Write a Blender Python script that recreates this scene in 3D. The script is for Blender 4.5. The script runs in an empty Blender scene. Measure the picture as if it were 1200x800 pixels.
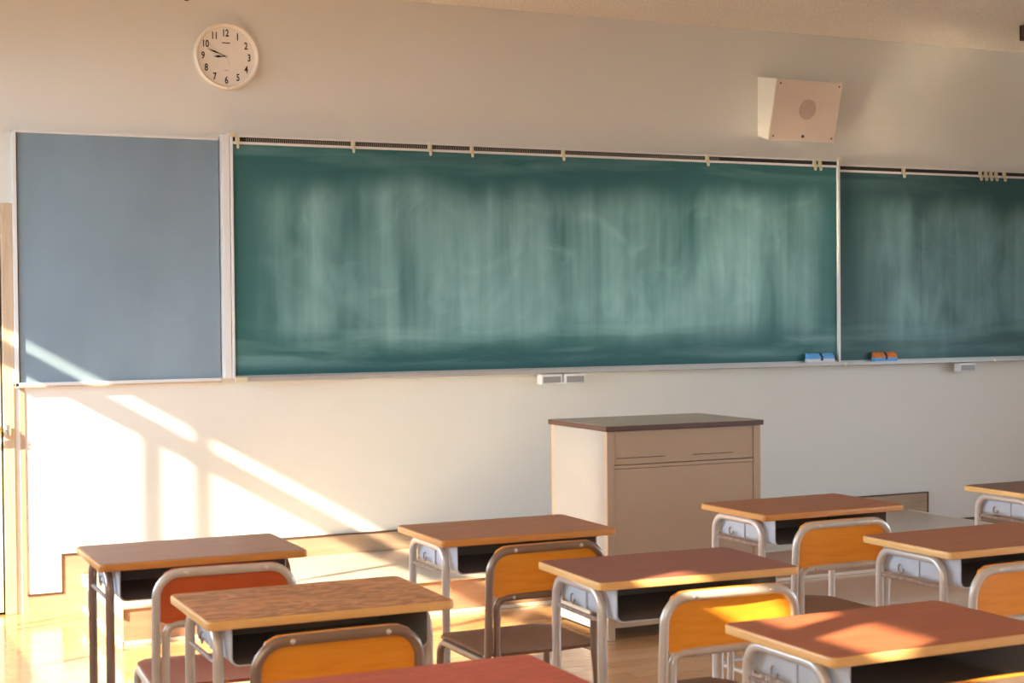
import bpy, bmesh, math, random
from mathutils import Vector, Matrix
random.seed(7)
sc = bpy.context.scene
col = sc.collection
R = math.radians

# ------------------------------------------------------------------ room numbers
XL, XR = -2.60, 6.10          # left (window) wall, right wall
YB = -10.2                    # back wall
HC = 3.0                      # ceiling
ST_X0, ST_X1, ST_Y, ST_H = -0.735, 4.185, -0.95, 0.165   # teaching platform

# ------------------------------------------------------------------ materials
def new_mat(name):
    m = bpy.data.materials.new(name); m.use_nodes = True
    nt = m.node_tree; b = nt.nodes['Principled BSDF']
    return m, nt, b

def mat(name, color, rough=0.5, metal=0.0, spec=0.5, coat=0.0, coat_rough=0.1, noise=0.0, nscale=8.0, stretch=(1, 1, 1), bump=0.0, bscale=200.0):
    m, nt, b = new_mat(name)
    b.inputs['Base Color'].default_value = (*color, 1)
    b.inputs['Roughness'].default_value = rough
    b.inputs['Metallic'].default_value = metal
    b.inputs['Specular IOR Level'].default_value = spec
    b.inputs['Coat Weight'].default_value = coat
    b.inputs['Coat Roughness'].default_value = coat_rough
    if noise or bump:
        tc = nt.nodes.new('ShaderNodeTexCoord'); mp = nt.nodes.new('ShaderNodeMapping')
        mp.inputs['Scale'].default_value = stretch
        nt.links.new(tc.outputs['Object'], mp.inputs['Vector'])
    if noise:
        n = nt.nodes.new('ShaderNodeTexNoise'); n.inputs['Scale'].default_value = nscale
        n.inputs['Detail'].default_value = 6
        nt.links.new(mp.outputs[0], n.inputs['Vector'])
        r = nt.nodes.new('ShaderNodeValToRGB')
        r.color_ramp.elements[0].position = 0.3; r.color_ramp.elements[1].position = 0.7
        r.color_ramp.elements[0].color = (*[c * (1 - noise) for c in color], 1)
        r.color_ramp.elements[1].color = (*[min(1, c * (1 + noise)) for c in color], 1)
        nt.links.new(n.outputs['Fac'], r.inputs['Fac'])
        nt.links.new(r.outputs[0], b.inputs['Base Color'])
    if bump:
        n2 = nt.nodes.new('ShaderNodeTexNoise'); n2.inputs['Scale'].default_value = bscale
        nt.links.new(tc.outputs['Object'], n2.inputs['Vector'])
        bp = nt.nodes.new('ShaderNodeBump'); bp.inputs['Strength'].default_value = bump
        bp.inputs['Distance'].default_value = 0.002
        nt.links.new(n2.outputs['Fac'], bp.inputs['Height'])
        nt.links.new(bp.outputs[0], b.inputs['Normal'])
    return m

def wood(name, c0, c1, rough=0.42, scale=6.0, stretch=(1.2, 14, 14), coat=0.08, mottled=0.0):
    m, nt, b = new_mat(name)
    tc = nt.nodes.new('ShaderNodeTexCoord'); mp = nt.nodes.new('ShaderNodeMapping')
    mp.inputs['Scale'].default_value = stretch
    nt.links.new(tc.outputs['Object'], mp.inputs['Vector'])
    n = nt.nodes.new('ShaderNodeTexNoise'); n.inputs['Scale'].default_value = scale
    n.inputs['Detail'].default_value = 8; n.inputs['Distortion'].default_value = 1.2
    nt.links.new(mp.outputs[0], n.inputs['Vector'])
    r = nt.nodes.new('ShaderNodeValToRGB')
    r.color_ramp.elements[0].position = 0.32; r.color_ramp.elements[1].position = 0.68
    r.color_ramp.elements[0].color = (*c0, 1); r.color_ramp.elements[1].color = (*c1, 1)
    nt.links.new(n.outputs['Fac'], r.inputs['Fac'])
    out = r.outputs[0]
    if mottled:
        n3 = nt.nodes.new('ShaderNodeTexNoise'); n3.inputs['Scale'].default_value = 9
        n3.inputs['Detail'].default_value = 3; n3.inputs['Distortion'].default_value = 2.5
        mp2 = nt.nodes.new('ShaderNodeMapping'); mp2.inputs['Scale'].default_value = (1, 2.6, 1)
        mp2.inputs['Rotation'].default_value = (0, 0, 0.5)
        nt.links.new(tc.outputs['Object'], mp2.inputs['Vector']); nt.links.new(mp2.outputs[0], n3.inputs['Vector'])
        r3 = nt.nodes.new('ShaderNodeValToRGB')
        r3.color_ramp.elements[0].position = 0.44; r3.color_ramp.elements[1].position = 0.56
        mx = nt.nodes.new('ShaderNodeMix'); mx.data_type = 'RGBA'; mx.blend_type = 'MULTIPLY'
        r3.color_ramp.elements[0].color = (1 - mottled, 1 - mottled, 1 - mottled, 1)
        r3.color_ramp.elements[1].color = (1, 1, 1, 1)
        nt.links.new(n3.outputs['Fac'], r3.inputs['Fac'])
        mx.inputs['Factor'].default_value = 1
        nt.links.new(out, mx.inputs['A']); nt.links.new(r3.outputs[0], mx.inputs['B'])
        out = mx.outputs['Result']
    nt.links.new(out, b.inputs['Base Color'])
    b.inputs['Roughness'].default_value = rough
    b.inputs['Specular IOR Level'].default_value = 0.28
    b.inputs['Coat Weight'].default_value = coat; b.inputs['Coat Roughness'].default_value = 0.15
    return m

M = {}
M['wall'] = mat('wall_paint', (0.71, 0.705, 0.655), 0.75, spec=0.2, noise=0.015, nscale=1.2, bump=0.12, bscale=160)
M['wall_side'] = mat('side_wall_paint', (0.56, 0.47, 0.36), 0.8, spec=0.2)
M['frame'] = mat('anodised_aluminium', (0.52, 0.51, 0.48), 0.4, metal=0.3)
M['frame_white'] = mat('white_board_frame', (0.72, 0.72, 0.71), 0.45)
M['rail_dark'] = None
M['cream_plastic'] = mat('cream_plastic', (0.62, 0.56, 0.40), 0.4)
M['black'] = mat('black_plastic', (0.015, 0.013, 0.012), 0.5)
M['dark_brown'] = mat('dark_brown_trim', (0.07, 0.035, 0.022), 0.5)
M['door_casing'] = wood('door_casing_wood', (0.52, 0.38, 0.25), (0.62, 0.47, 0.33), 0.5, 4, (14, 14, 1), 0)
M['door_white'] = mat('door_paint', (0.70, 0.68, 0.60), 0.5)
M['brass'] = mat('brass', (0.65, 0.47, 0.18), 0.3, metal=0.9)
M['steel'] = mat('satin_steel', (0.6, 0.58, 0.55), 0.35, metal=0.9)
M['base'] = wood('baseboard_wood', (0.34, 0.235, 0.155), (0.42, 0.30, 0.205), 0.45, 3, (1, 12, 12), 0.1)
M['stage_top'] = mat('platform_linoleum', (0.50, 0.44, 0.36), 0.3, coat=0.3, coat_rough=0.12, noise=0.04, nscale=3)
M['stage_riser'] = wood('platform_riser_wood', (0.34, 0.20, 0.125), (0.41, 0.26, 0.165), 0.4, 3, (1, 10, 10), 0.2)
M['strip'] = mat('pale_vinyl_strip', (0.72, 0.65, 0.52), 0.45)
M['podium'] = mat('podium_beige_steel', (0.45, 0.33, 0.22), 0.45, noise=0.02, nscale=4)
M['podium_side'] = mat('podium_lit_side', (0.33, 0.325, 0.30), 0.5)  # neutral sides, warm front: the light on each face is in the colour
M['podium_edge'] = mat('podium_brown_edging', (0.10, 0.042, 0.028), 0.4)
M['podium_top'] = mat('podium_top_laminate', (0.42, 0.34, 0.25), 0.3, coat=0.2)
M['tube'] = mat('grey_enamel_tube', (0.64, 0.60, 0.55), 0.3, metal=0.3, coat=0.3, noise=0.06, nscale=20)
M['tube_shaded'] = mat('shaded_enamel_tube', (0.30, 0.215, 0.165), 0.3, metal=0.5, coat=0.3, noise=0.08, nscale=20)  # copy of the grey tube with shade put into its colour
M['tray'] = mat('pale_blue_steel_tray', (0.52, 0.56, 0.62), 0.4, noise=0.05, nscale=15)
M['tray_in'] = mat('shaded_tray_inside', (0.20, 0.205, 0.21), 0.4)  # inner faces darker: shade in the tray opening put into the colour
M['rubber'] = mat('grey_rubber', (0.08, 0.075, 0.07), 0.8)
M['rivet'] = mat('bright_rivet', (0.75, 0.68, 0.60), 0.3, metal=0.7)
M['rust'] = mat('worn_brown_steel', (0.34, 0.24, 0.19), 0.5, noise=0.3, nscale=60)
M['ply_orange'] = wood('orange_varnished_plywood', (0.86, 0.31, 0.022), (0.93, 0.37, 0.035), 0.36, 5, (1.2, 14, 14), 0.12)
M['ply_red'] = wood('red_varnished_plywood', (0.55, 0.10, 0.028), (0.62, 0.135, 0.035), 0.36, 5, (1.2, 14, 14), 0.12)
M['seat'] = wood('brown_seat_plywood', (0.22, 0.115, 0.065), (0.26, 0.14, 0.08), 0.32, 5, (14, 1.2, 14), 0.03)
M['seat_red'] = wood('red_brown_seat_plywood', (0.36, 0.115, 0.07), (0.42, 0.15, 0.09), 0.34, 5, (14, 1.2, 14), 0.03)
for k_ in ('seat', 'seat_red'):
    b_ = M[k_].node_tree.nodes['Principled BSDF']; b_.inputs['Roughness'].default_value = 0.45; b_.inputs['Specular IOR Level'].default_value = 0.15; b_.inputs['Coat Weight'].default_value = 0.0
M['edge'] = wood('plywood_edge_honey', (0.80, 0.47, 0.17), (0.88, 0.55, 0.22), 0.4, 5, (2, 2, 30), 0.3)
M['edge_orange'] = wood('plywood_edge_orange', (0.62, 0.27, 0.07), (0.70, 0.33, 0.09), 0.4, 5, (2, 2, 30), 0.3)
M['clock_rim'] = mat('clock_rim_plastic', (0.86, 0.80, 0.70), 0.35, coat=0.3)
M['clock_face'] = mat('clock_face_paper', (0.84, 0.80, 0.72), 0.6)
M['speaker'] = mat('speaker_front_paint', (0.64, 0.52, 0.43), 0.5)
M['speaker_side'] = mat('speaker_lit_side_paint', (0.74, 0.70, 0.62), 0.5)  # paler than the front panel: window light on the side put into colour
M['grille'] = None
M['felt_blue'] = mat('blue_eraser_cover', (0.13, 0.42, 0.85), 0.6, noise=0.12, nscale=60)
M['felt_white'] = mat('chalky_white_felt', (0.72, 0.72, 0.78), 0.9)
M['navy'] = mat('navy_strap', (0.012, 0.03, 0.09), 0.6)
M['felt_orange'] = mat('orange_eraser_cover', (0.72, 0.22, 0.04), 0.7, noise=0.35, nscale=90)
M['curtain'] = None
M['drawer'] = mat('grey_drawer_front', (0.27, 0.27, 0.27), 0.45)
M['ledge'] = mat('grey_chalk_ledge', (0.42, 0.41, 0.385), 0.45, metal=0.2)
M['asphalt'] = mat('outside_concrete', (0.07, 0.06, 0.045), 0.9)
M['slab'] = mat('balcony_concrete', (0.3, 0.27, 0.23), 0.9)

def floor_mat():
    m, nt, b = new_mat('wood_strip_floor')
    tc = nt.nodes.new('ShaderNodeTexCoord'); mp = nt.nodes.new('ShaderNodeMapping')
    nt.links.new(tc.outputs['Object'], mp.inputs['Vector'])
    br = nt.nodes.new('ShaderNodeTexBrick')
    br.inputs['Scale'].default_value = 1.0
    br.inputs['Brick Width'].default_value = 0.9
    br.inputs['Row Height'].default_value = 0.09
    br.inputs['Mortar Size'].default_value = 0.0012
    br.inputs['Mortar Smooth'].default_value = 0.2
    br.inputs['Color1'].default_value = (0.60, 0.32, 0.12, 1)
    br.inputs['Color2'].default_value = (0.72, 0.42, 0.175, 1)
    br.inputs['Mortar'].default_value = (0.33, 0.17, 0.075, 1)
    br.offset = 0.37
    nt.links.new(mp.outputs[0], br.inputs['Vector'])
    mp2 = nt.nodes.new('ShaderNodeMapping'); mp2.inputs['Scale'].default_value = (1.2, 18, 1)
    nt.links.new(tc.outputs['Object'], mp2.inputs['Vector'])
    n = nt.nodes.new('ShaderNodeTexNoise'); n.inputs['Scale'].default_value = 5; n.inputs['Detail'].default_value = 6
    nt.links.new(mp2.outputs[0], n.inputs['Vector'])
    r = nt.nodes.new('ShaderNodeValToRGB')
    r.color_ramp.elements[0].color = (0.78, 0.76, 0.74, 1); r.color_ramp.elements[1].color = (1.12, 1.1, 1.08, 1)
    nt.links.new(n.outputs['Fac'], r.inputs['Fac'])
    mx = nt.nodes.new('ShaderNodeMix'); mx.data_type = 'RGBA'; mx.blend_type = 'MULTIPLY'; mx.inputs['Factor'].default_value = 1
    nt.links.new(br.outputs['Color'], mx.inputs['A']); nt.links.new(r.outputs[0], mx.inputs['B'])
    nt.links.new(mx.outputs['Result'], b.inputs['Base Color'])
    b.inputs['Roughness'].default_value = 0.26
    b.inputs['Specular IOR Level'].default_value = 0.45
    b.inputs['Coat Weight'].default_value = 1.0
    b.inputs['Coat Roughness'].default_value = 0.12
    return m
M['floor'] = floor_mat()

def ceiling_mat():
    m, nt, b = new_mat('acoustic_ceiling_board')
    tc = nt.nodes.new('ShaderNodeTexCoord')
    br = nt.nodes.new('ShaderNodeTexBrick')
    br.inputs['Scale'].default_value = 1.0
    br.inputs['Brick Width'].default_value = 0.91; br.inputs['Row Height'].default_value = 0.455
    br.inputs['Mortar Size'].default_value = 0.0022
    br.inputs['Color1'].default_value = (0.86, 0.80, 0.72, 1); br.inputs['Color2'].default_value = (0.85, 0.79, 0.71, 1)
    br.inputs['Mortar'].default_value = (0.70, 0.64, 0.56, 1)
    nt.links.new(tc.outputs['Object'], br.inputs['Vector'])
    v = nt.nodes.new('ShaderNodeTexNoise'); v.inputs['Scale'].default_value = 70; v.inputs['Detail'].default_value = 2
    nt.links.new(tc.outputs['Object'], v.inputs['Vector'])
    r = nt.nodes.new('ShaderNodeValToRGB')
    r.color_ramp.elements[0].position = 0.34; r.color_ramp.elements[1].position = 0.46
    r.color_ramp.elements[0].color = (0.80, 0.78, 0.75, 1); r.color_ramp.elements[1].color = (1, 1, 1, 1)
    nt.links.new(v.outputs['Fac'], r.inputs['Fac'])
    mx = nt.nodes.new('ShaderNodeMix'); mx.data_type = 'RGBA'; mx.blend_type = 'MULTIPLY'; mx.inputs['Factor'].default_value = 1
    nt.links.new(br.outputs['Color'], mx.inputs['A']); nt.links.new(r.outputs[0], mx.inputs['B'])
    nt.links.new(mx.outputs['Result'], b.inputs['Base Color'])
    b.inputs['Roughness'].default_value = 0.9
    return m
M['ceiling'] = ceiling_mat()

def chalk_mat(name, base, dust, amount, w, h, seed, edge_clear=0.12, blob=0.0):
    """green enamel with wiped chalk dust; object x runs 0..w, z runs 0..h"""
    m, nt, b = new_mat(name)
    N = nt.nodes.new; L = nt.links.new
    tc = N('ShaderNodeTexCoord'); sep = N('ShaderNodeSeparateXYZ'); L(tc.outputs['Object'], sep.inputs[0])
    def noise(scale, stretch, detail=5, dist=0.0, off=0.0, lo=0.3, hi=0.7):
        mp = N('ShaderNodeMapping'); mp.inputs['Scale'].default_value = stretch
        mp.inputs['Location'].default_value = (seed + off, off * 2, seed * 0.7)
        L(tc.outputs['Object'], mp.inputs['Vector'])
        n = N('ShaderNodeTexNoise'); n.inputs['Scale'].default_value = scale; n.inputs['Detail'].default_value = detail
        n.inputs['Distortion'].default_value = dist
        L(mp.outputs[0], n.inputs['Vector'])
        mr = N('ShaderNodeMapRange'); mr.inputs['From Min'].default_value = lo; mr.inputs['From Max'].default_value = hi
        L(n.outputs['Fac'], mr.inputs['Value'])
        return mr.outputs[0]
    def math_(op, a, c, clamp=False):
        q = N('ShaderNodeMath'); q.operation = op; q.use_clamp = clamp
        for i, v in enumerate((a, c)):
            if isinstance(v, (int, float)): q.inputs[i].default_value = v
            else: L(v, q.inputs[i])
        return q.outputs[0]
    def smooth(v, a, c_):
        mr = N('ShaderNodeMapRange'); mr.interpolation_type = 'SMOOTHSTEP'
        mr.inputs['From Min'].default_value = a; mr.inputs['From Max'].default_value = c_
        L(v, mr.inputs['Value']); return mr.outputs[0]
    streaks = noise(6, (1.0, 1, 0.16), 4, 0.5, 0, 0.34, 0.68)
    broad = noise(1.7, (1.0, 1, 0.55), 3, 0.8, 3, 0.30, 0.66)
    fine = noise(26, (1.0, 1, 0.035), 3, 0.1, 7, 0.4, 0.7)
    patches = noise(3.2, (1, 1, 1), 4, 1.5, 11, 0.5, 0.72)
    arcs = noise(2.4, (1.4, 1, 0.6), 2, 3.5, 17, 0.49, 0.53)
    x, z = sep.outputs['X'], sep.outputs['Z']
    # the wiped area: uneven upper and lower limits, as an eraser leaves them
    wob = noise(3.5, (1, 1, 0.05), 3, 0.0, 23, 0.3, 0.7)
    zt = math_('ADD', z, math_('MULTIPLY', wob, 0.10))
    top = math_('SUBTRACT', 1.0, smooth(zt, h - 0.24, h - 0.05))
    bot = smooth(math_('SUBTRACT', z, math_('MULTIPLY', wob, 0.06)), 0.06, 0.26)
    left = smooth(x, 0.02, edge_clear + 0.20); right = math_('SUBTRACT', 1.0, smooth(x, w - edge_clear - 0.15, w - 0.02))
    mask = math_('MULTIPLY', math_('MULTIPLY', top, bot), math_('MULTIPLY', left, right))
    s = math_('ADD', math_('MULTIPLY', streaks, 0.36), math_('MULTIPLY', broad, 0.42))
    s = math_('ADD', s, math_('MULTIPLY', fine, 0.10))
    s = math_('ADD', s, math_('MULTIPLY', patches, 0.18))
    s = math_('MULTIPLY', s, mask)
    lowstreak = math_('MULTIPLY', noise(9, (0.16, 1, 1.3), 4, 0.4, 31, 0.45, 0.75), 0.34)
    lowband = math_('MULTIPLY', smooth(z, 0.02, 0.07), math_('SUBTRACT', 1.0, smooth(z, 0.16, 0.30)))
    topband = smooth(z, h - 0.14, h - 0.05)
    s = math_('ADD', s, math_('MULTIPLY', lowstreak, math_('ADD', lowband, math_('MULTIPLY', topband, 0.8))))
    if blob:
        d = N('ShaderNodeVectorMath'); d.operation = 'DISTANCE'
        mpb = N('ShaderNodeMapping'); mpb.inputs['Scale'].default_value = (1.2, 0, 0.9)
        L(tc.outputs['Object'], mpb.inputs['Vector']); L(mpb.outputs[0], d.inputs[0]); d.inputs[1].default_value = (0.62 * 1.2, 0, 0.36 * 0.9)
        bl = math_('SUBTRACT', 1.0, smooth(d.outputs['Value'], 0.05, 0.62))
        s = math_('ADD', s, math_('MULTIPLY', math_('MULTIPLY', bl, math_('ADD', streaks, 0.5)), blob))
    fac = math_('MULTIPLY', s, amount, True)
    mx = N('ShaderNodeMix'); mx.data_type = 'RGBA'
    mx.inputs['A'].default_value = (*base, 1); mx.inputs['B'].default_value = (*dust, 1)
    L(fac, mx.inputs['Factor']); L(mx.outputs['Result'], b.inputs['Base Color'])
    b.inputs['Roughness'].default_value = 0.5
    b.inputs['Specular IOR Level'].default_value = 0.35
    return m

def rail_mat(name, pitch):
    m, nt, b = new_mat(name)
    tc = nt.nodes.new('ShaderNodeTexCoord')
    w = nt.nodes.new('ShaderNodeTexWave'); w.wave_type = 'BANDS'; w.bands_direction = 'X'
    w.inputs['Scale'].default_value = 0.314 / pitch
    nt.links.new(tc.outputs['Object'], w.inputs['Vector'])
    r = nt.nodes.new('ShaderNodeValToRGB'); r.color_ramp.interpolation = 'CONSTANT'
    r.color_ramp.elements[0].color = (0.012, 0.009, 0.007, 1); r.color_ramp.elements[1].position = 0.72
    r.color_ramp.elements[1].color = (0.30, 0.27, 0.22, 1)
    nt.links.new(w.outputs['Fac'], r.inputs['Fac']); nt.links.new(r.outputs[0], b.inputs['Base Color'])
    b.inputs['Roughness'].default_value = 0.5
    return m
M['rail_ticks'] = rail_mat('rail_gliders', 0.0105)
M['rail_dark'] = mat('rail_slot', (0.015, 0.010, 0.008), 0.5)

M['grille'] = mat('speaker_grille_mesh', (0.46, 0.35, 0.28), 0.7, noise=0.25, nscale=260)

def curtain_mat():
    m, nt, b = new_mat('cream_curtain_cloth')
    out = nt.nodes['Material Output']
    d = nt.nodes.new('ShaderNodeBsdfDiffuse'); d.inputs[0].default_value = (0.78, 0.73, 0.62, 1)
    t = nt.nodes.new('ShaderNodeBsdfTranslucent'); t.inputs[0].default_value = (0.72, 0.64, 0.50, 1)
    mx = nt.nodes.new('ShaderNodeMixShader'); mx.inputs[0].default_value = 0.25
    nt.links.new(d.outputs[0], mx.inputs[1]); nt.links.new(t.outputs[0], mx.inputs[2]); nt.links.new(mx.outputs[0], out.inputs[0])
    return m
M['curtain'] = curtain_mat()

# ------------------------------------------------------------------ mesh helpers
def box(bm, x0, x1, y0, y1, z0, z1, bev=0.0, seg=2, mi=0):
    v = [bm.verts.new(p) for p in ((x0, y0, z0), (x1, y0, z0), (x1, y1, z0), (x0, y1, z0), (x0, y0, z1), (x1, y0, z1), (x1, y1, z1), (x0, y1, z1))]
    fs = [bm.faces.new([v[i] for i in f]) for f in ((3, 2, 1, 0), (4, 5, 6, 7), (0, 1, 5, 4), (1, 2, 6, 5), (2, 3, 7, 6), (3, 0, 4, 7))]
    for f in fs: f.material_index = mi
    if bev:
        es = {e for f in fs for e in f.edges}
        r = bmesh.ops.bevel(bm, geom=list(es), offset=bev, segments=seg, profile=0.5, affect='EDGES')
        for f in r['faces']: f.material_index = mi
    return v

def prism(bm, poly, axis, a0, a1, mi=0, bev=0.0):
    """poly: 2D outline; axis: 'x','y','z' extrusion axis from a0 to a1"""
    def P(p, a):
        return {'x': (a, p[0], p[1]), 'y': (p[0], a, p[1]), 'z': (p[0], p[1], a)}[axis]
    A = [bm.verts.new(P(p, a0)) for p in poly]; B = [bm.verts.new(P(p, a1)) for p in poly]
    fs = [bm.faces.new(A), bm.faces.new(list(reversed(B)))]
    n = len(poly)
    for i in range(n):
        fs.append(bm.faces.new([A[i], B[i], B[(i + 1) % n], A[(i + 1) % n]]))
    for f in fs: f.material_index = mi
    if bev:
        es = list({e for f in fs[:2] for e in f.edges})
        bmesh.ops.bevel(bm, geom=es, offset=bev, segments=2, profile=0.5, affect='EDGES')
    return fs

def round_rect(x0, x1, y0, y1, r, n=5):
    pts = []
    for cx, cy, a0 in ((x1 - r, y0 + r, -90), (x1 - r, y1 - r, 0), (x0 + r, y1 - r, 90), (x0 + r, y0 + r, 180)):
        for i in range(n + 1):
            a = R(a0 + 90 * i / n); pts.append((cx + r * math.cos(a), cy + r * math.sin(a)))
    return pts

def fillet(pts, rad, n=6):
    out = [Vector(pts[0])]
    for i in range(1, len(pts) - 1):
        p, a, b = Vector(pts[i]), Vector(pts[i - 1]), Vector(pts[i + 1])
        r = rad[i] if isinstance(rad, (list, tuple)) else rad
        u, v = (a - p).normalized(), (b - p).normalized()
        ang = u.angle(v); t = min(r / math.tan(ang / 2), (a - p).length * 0.49, (b - p).length * 0.49)
        r2 = t * math.tan(ang / 2)
        c = p + (u + v).normalized() * (r2 / math.sin(ang / 2))
        s, e = p + u * t - c, p + v * t - c
        tot = s.angle(e)
        for k in range(n + 1):
            f = k / n
            w = (s * math.sin((1 - f) * tot) + e * math.sin(f * tot)) / math.sin(tot)
            out.append(c + w)
    out.append(Vector(pts[-1])); return out

def tube(bm, pts, r, seg=12, rad=0.0, cap=True):
    P = fillet(pts, rad) if rad else [Vector(p) for p in pts]
    rings = []; up = None
    for i, p in enumerate(P):
        t = ((P[i + 1] - p) if i == 0 else (p - P[i - 1]) if i == len(P) - 1 else (P[i + 1] - P[i - 1])).normalized()
        if up is None:
            up = t.orthogonal().normalized()
        up = (up - t * up.dot(t)).normalized(); s = t.cross(up)
        rings.append([bm.verts.new(p + (up * math.cos(2 * math.pi * k / seg) + s * math.sin(2 * math.pi * k / seg)) * r) for k in range(seg)])
    for a, b in zip(rings, rings[1:]):
        for k in range(seg):
            bm.faces.new([a[k], a[(k + 1) % seg], b[(k + 1) % seg], b[k]])
    if cap:
        bm.faces.new(list(reversed(rings[0]))); bm.faces.new(rings[-1])

def cyl(bm, c, axis, r, h, seg=20, r2=None):
    """cylinder starting at c running h along axis"""
    a = Vector(axis).normalized(); u = a.orthogonal().normalized(); s = a.cross(u); c = Vector(c); r2 = r if r2 is None else r2
    A = [bm.verts.new(c + (u * math.cos(2 * math.pi * k / seg) + s * math.sin(2 * math.pi * k / seg)) * r) for k in range(seg)]
    B = [bm.verts.new(c + a * h + (u * math.cos(2 * math.pi * k / seg) + s * math.sin(2 * math.pi * k / seg)) * r2) for k in range(seg)]
    bm.faces.new(list(reversed(A))); bm.faces.new(B)
    for k in range(seg): bm.faces.new([A[k], A[(k + 1) % seg], B[(k + 1) % seg], B[k]])

def lathe_y(bm, cx, cz, prof, seg=64):
    """profile of (radius, y) revolved about the y axis through (cx, cz)"""
    rings = []
    for r, y in prof:
        if r < 1e-6: rings.append([bm.verts.new((cx, y, cz))]); continue
        rings.append([bm.verts.new((cx + r * math.cos(2 * math.pi * k / seg), y, cz + r * math.sin(2 * math.pi * k / seg))) for k in range(seg)])
    for a, b in zip(rings, rings[1:]):
        for k in range(seg):
            k2 = (k + 1) % seg
            if len(a) == 1 and len(b) == 1: continue
            if len(a) == 1: bm.faces.new([a[0], b[k2], b[k]])
            elif len(b) == 1: bm.faces.new([a[k], a[k2], b[0]])
            else: bm.faces.new([a[k], a[k2], b[k2], b[k]])

def dome(bm, c, n, r, h, seg=10):
    n = Vector(n).normalized(); u = n.orthogonal().normalized(); s = n.cross(u); c = Vector(c); rings = []
    for j in range(3):
        a = R(90 * j / 3); rr = r * math.cos(a); hh = h * math.sin(a)
        rings.append([bm.verts.new(c + n * hh + (u * math.cos(2 * math.pi * k / seg) + s * math.sin(2 * math.pi * k / seg)) * rr) for k in range(seg)])
    t = bm.verts.new(c + n * h)
    for a, b in zip(rings, rings[1:]):
        for k in range(seg): bm.faces.new([a[k], a[(k + 1) % seg], b[(k + 1) % seg], b[k]])
    for k in range(seg): bm.faces.new([rings[-1][k], rings[-1][(k + 1) % seg], t])
    bm.faces.new(list(reversed(rings[0])))

def obj(name, bm, mats, parent=None, smooth=False, loc=None):
    bmesh.ops.recalc_face_normals(bm, faces=bm.faces)
    me = bpy.data.meshes.new(name); bm.to_mesh(me); bm.free()
    for m in (mats if isinstance(mats, (list, tuple)) else [mats]): me.materials.append(m)
    if smooth:
        for p in me.polygons: p.use_smooth = True
        me.set_sharp_from_angle(angle=R(38))
    o = bpy.data.objects.new(name, me); col.objects.link(o)
    if parent is not None: o.parent = parent
    if loc is not None: o.location = loc
    return o

def B(): return bmesh.new()

def tag(o, label, cat, group=None, kind=None):
    o['label'] = label; o['category'] = cat
    if group: o['group'] = group
    if kind: o['kind'] = kind
    return o

def thing(name, loc, rz, label, cat, group=None):
    o = bpy.data.objects.new(name, None); o.empty_display_size = 0.1; col.objects.link(o)
    o.location = loc; o.rotation_euler = (0, 0, rz)
    return tag(o, label, cat, group)

def struct(name, bm, m, parent=None, smooth=False, loc=None):
    o = obj(name, bm, m, parent, smooth, loc)
    if parent is None: o['kind'] = 'structure'
    return o

# ------------------------------------------------------------------ the room
bm = B(); box(bm, XL - 0.2, XR + 0.2, YB - 0.2, 0.2, -0.15, 0.0)
struct('floor', bm, M['floor'])
bm = B(); box(bm, XL - 0.2, XR + 0.2, YB - 0.2, 0.2, HC, HC + 0.15)
struct('ceiling', bm, M['ceiling'])
# front wall with the door opening cut out (x -1.95..-1.075, z 0..1.90)
DX0, DX1, DZ = -1.95, -1.030, 1.913
bm = B(); box(bm, DX1, XR + 0.2, 0.0, 0.2, 0, HC); box(bm, DX0, DX1, 0.0, 0.2, DZ, HC); box(bm, XL - 0.2, DX0, 0.0, 0.2, 0, HC)
struct('wall_front', bm, M['wall'])
bm = B(); box(bm, XR, XR + 0.2, YB, 0.0, 0, 0.95); box(bm, XR, XR + 0.2, YB, 0.0, 1.9, HC)
FILL_WINDOWS = [(-9.6, -7.0), (-6.2, -3.9), (-2.9, -1.6)]  # unseen windows added in this wall to brighten the room and front wall
ys = [YB] + [v for w in FILL_WINDOWS for v in w] + [0.0]
for a, b in zip(ys[0::2], ys[1::2]): box(bm, XR, XR + 0.2, a, b, 0.95, 1.9)
struct('wall_right', bm, M['wall_side'])
bm = B(); box(bm, XL - 0.2, XR + 0.2, YB - 0.2, YB, 0, HC)
struct('wall_back', bm, M['wall_side'])
# left wall with three window bays
SILL, HEAD = 0.82, 2.62
BAYS = [(-3.30, -0.28), (-7.40, -4.25), (-10.0, -8.2)]
bm = B()
box(bm, XL - 0.2, XL, YB, 0.0, 0, SILL); box(bm, XL - 0.2, XL, YB, 0.0, HEAD, HC)
ys = [0.0]
for a, b in BAYS: ys += [b, a]
ys.append(YB)
for b, a in zip(ys[0::2], ys[1::2]): box(bm, XL - 0.2, XL, a, b, SILL, HEAD)
struct('wall_left', bm, M['wall_side'])

glass, nt, b_ = new_mat('window_glass')
nt.nodes.remove(b_)
tr = nt.nodes.new('ShaderNodeBsdfTransparent'); gl = nt.nodes.new('ShaderNodeBsdfGlossy'); gl.inputs['Roughness'].default_value = 0.02
mxs = nt.nodes.new('ShaderNodeMixShader')
mxs.inputs[0].default_value = 0.04; nt.links.new(tr.outputs[0], mxs.inputs[1]); nt.links.new(gl.outputs[0], mxs.inputs[2])
nt.links.new(mxs.outputs[0], nt.nodes['Material Output'].inputs[0])

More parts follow.
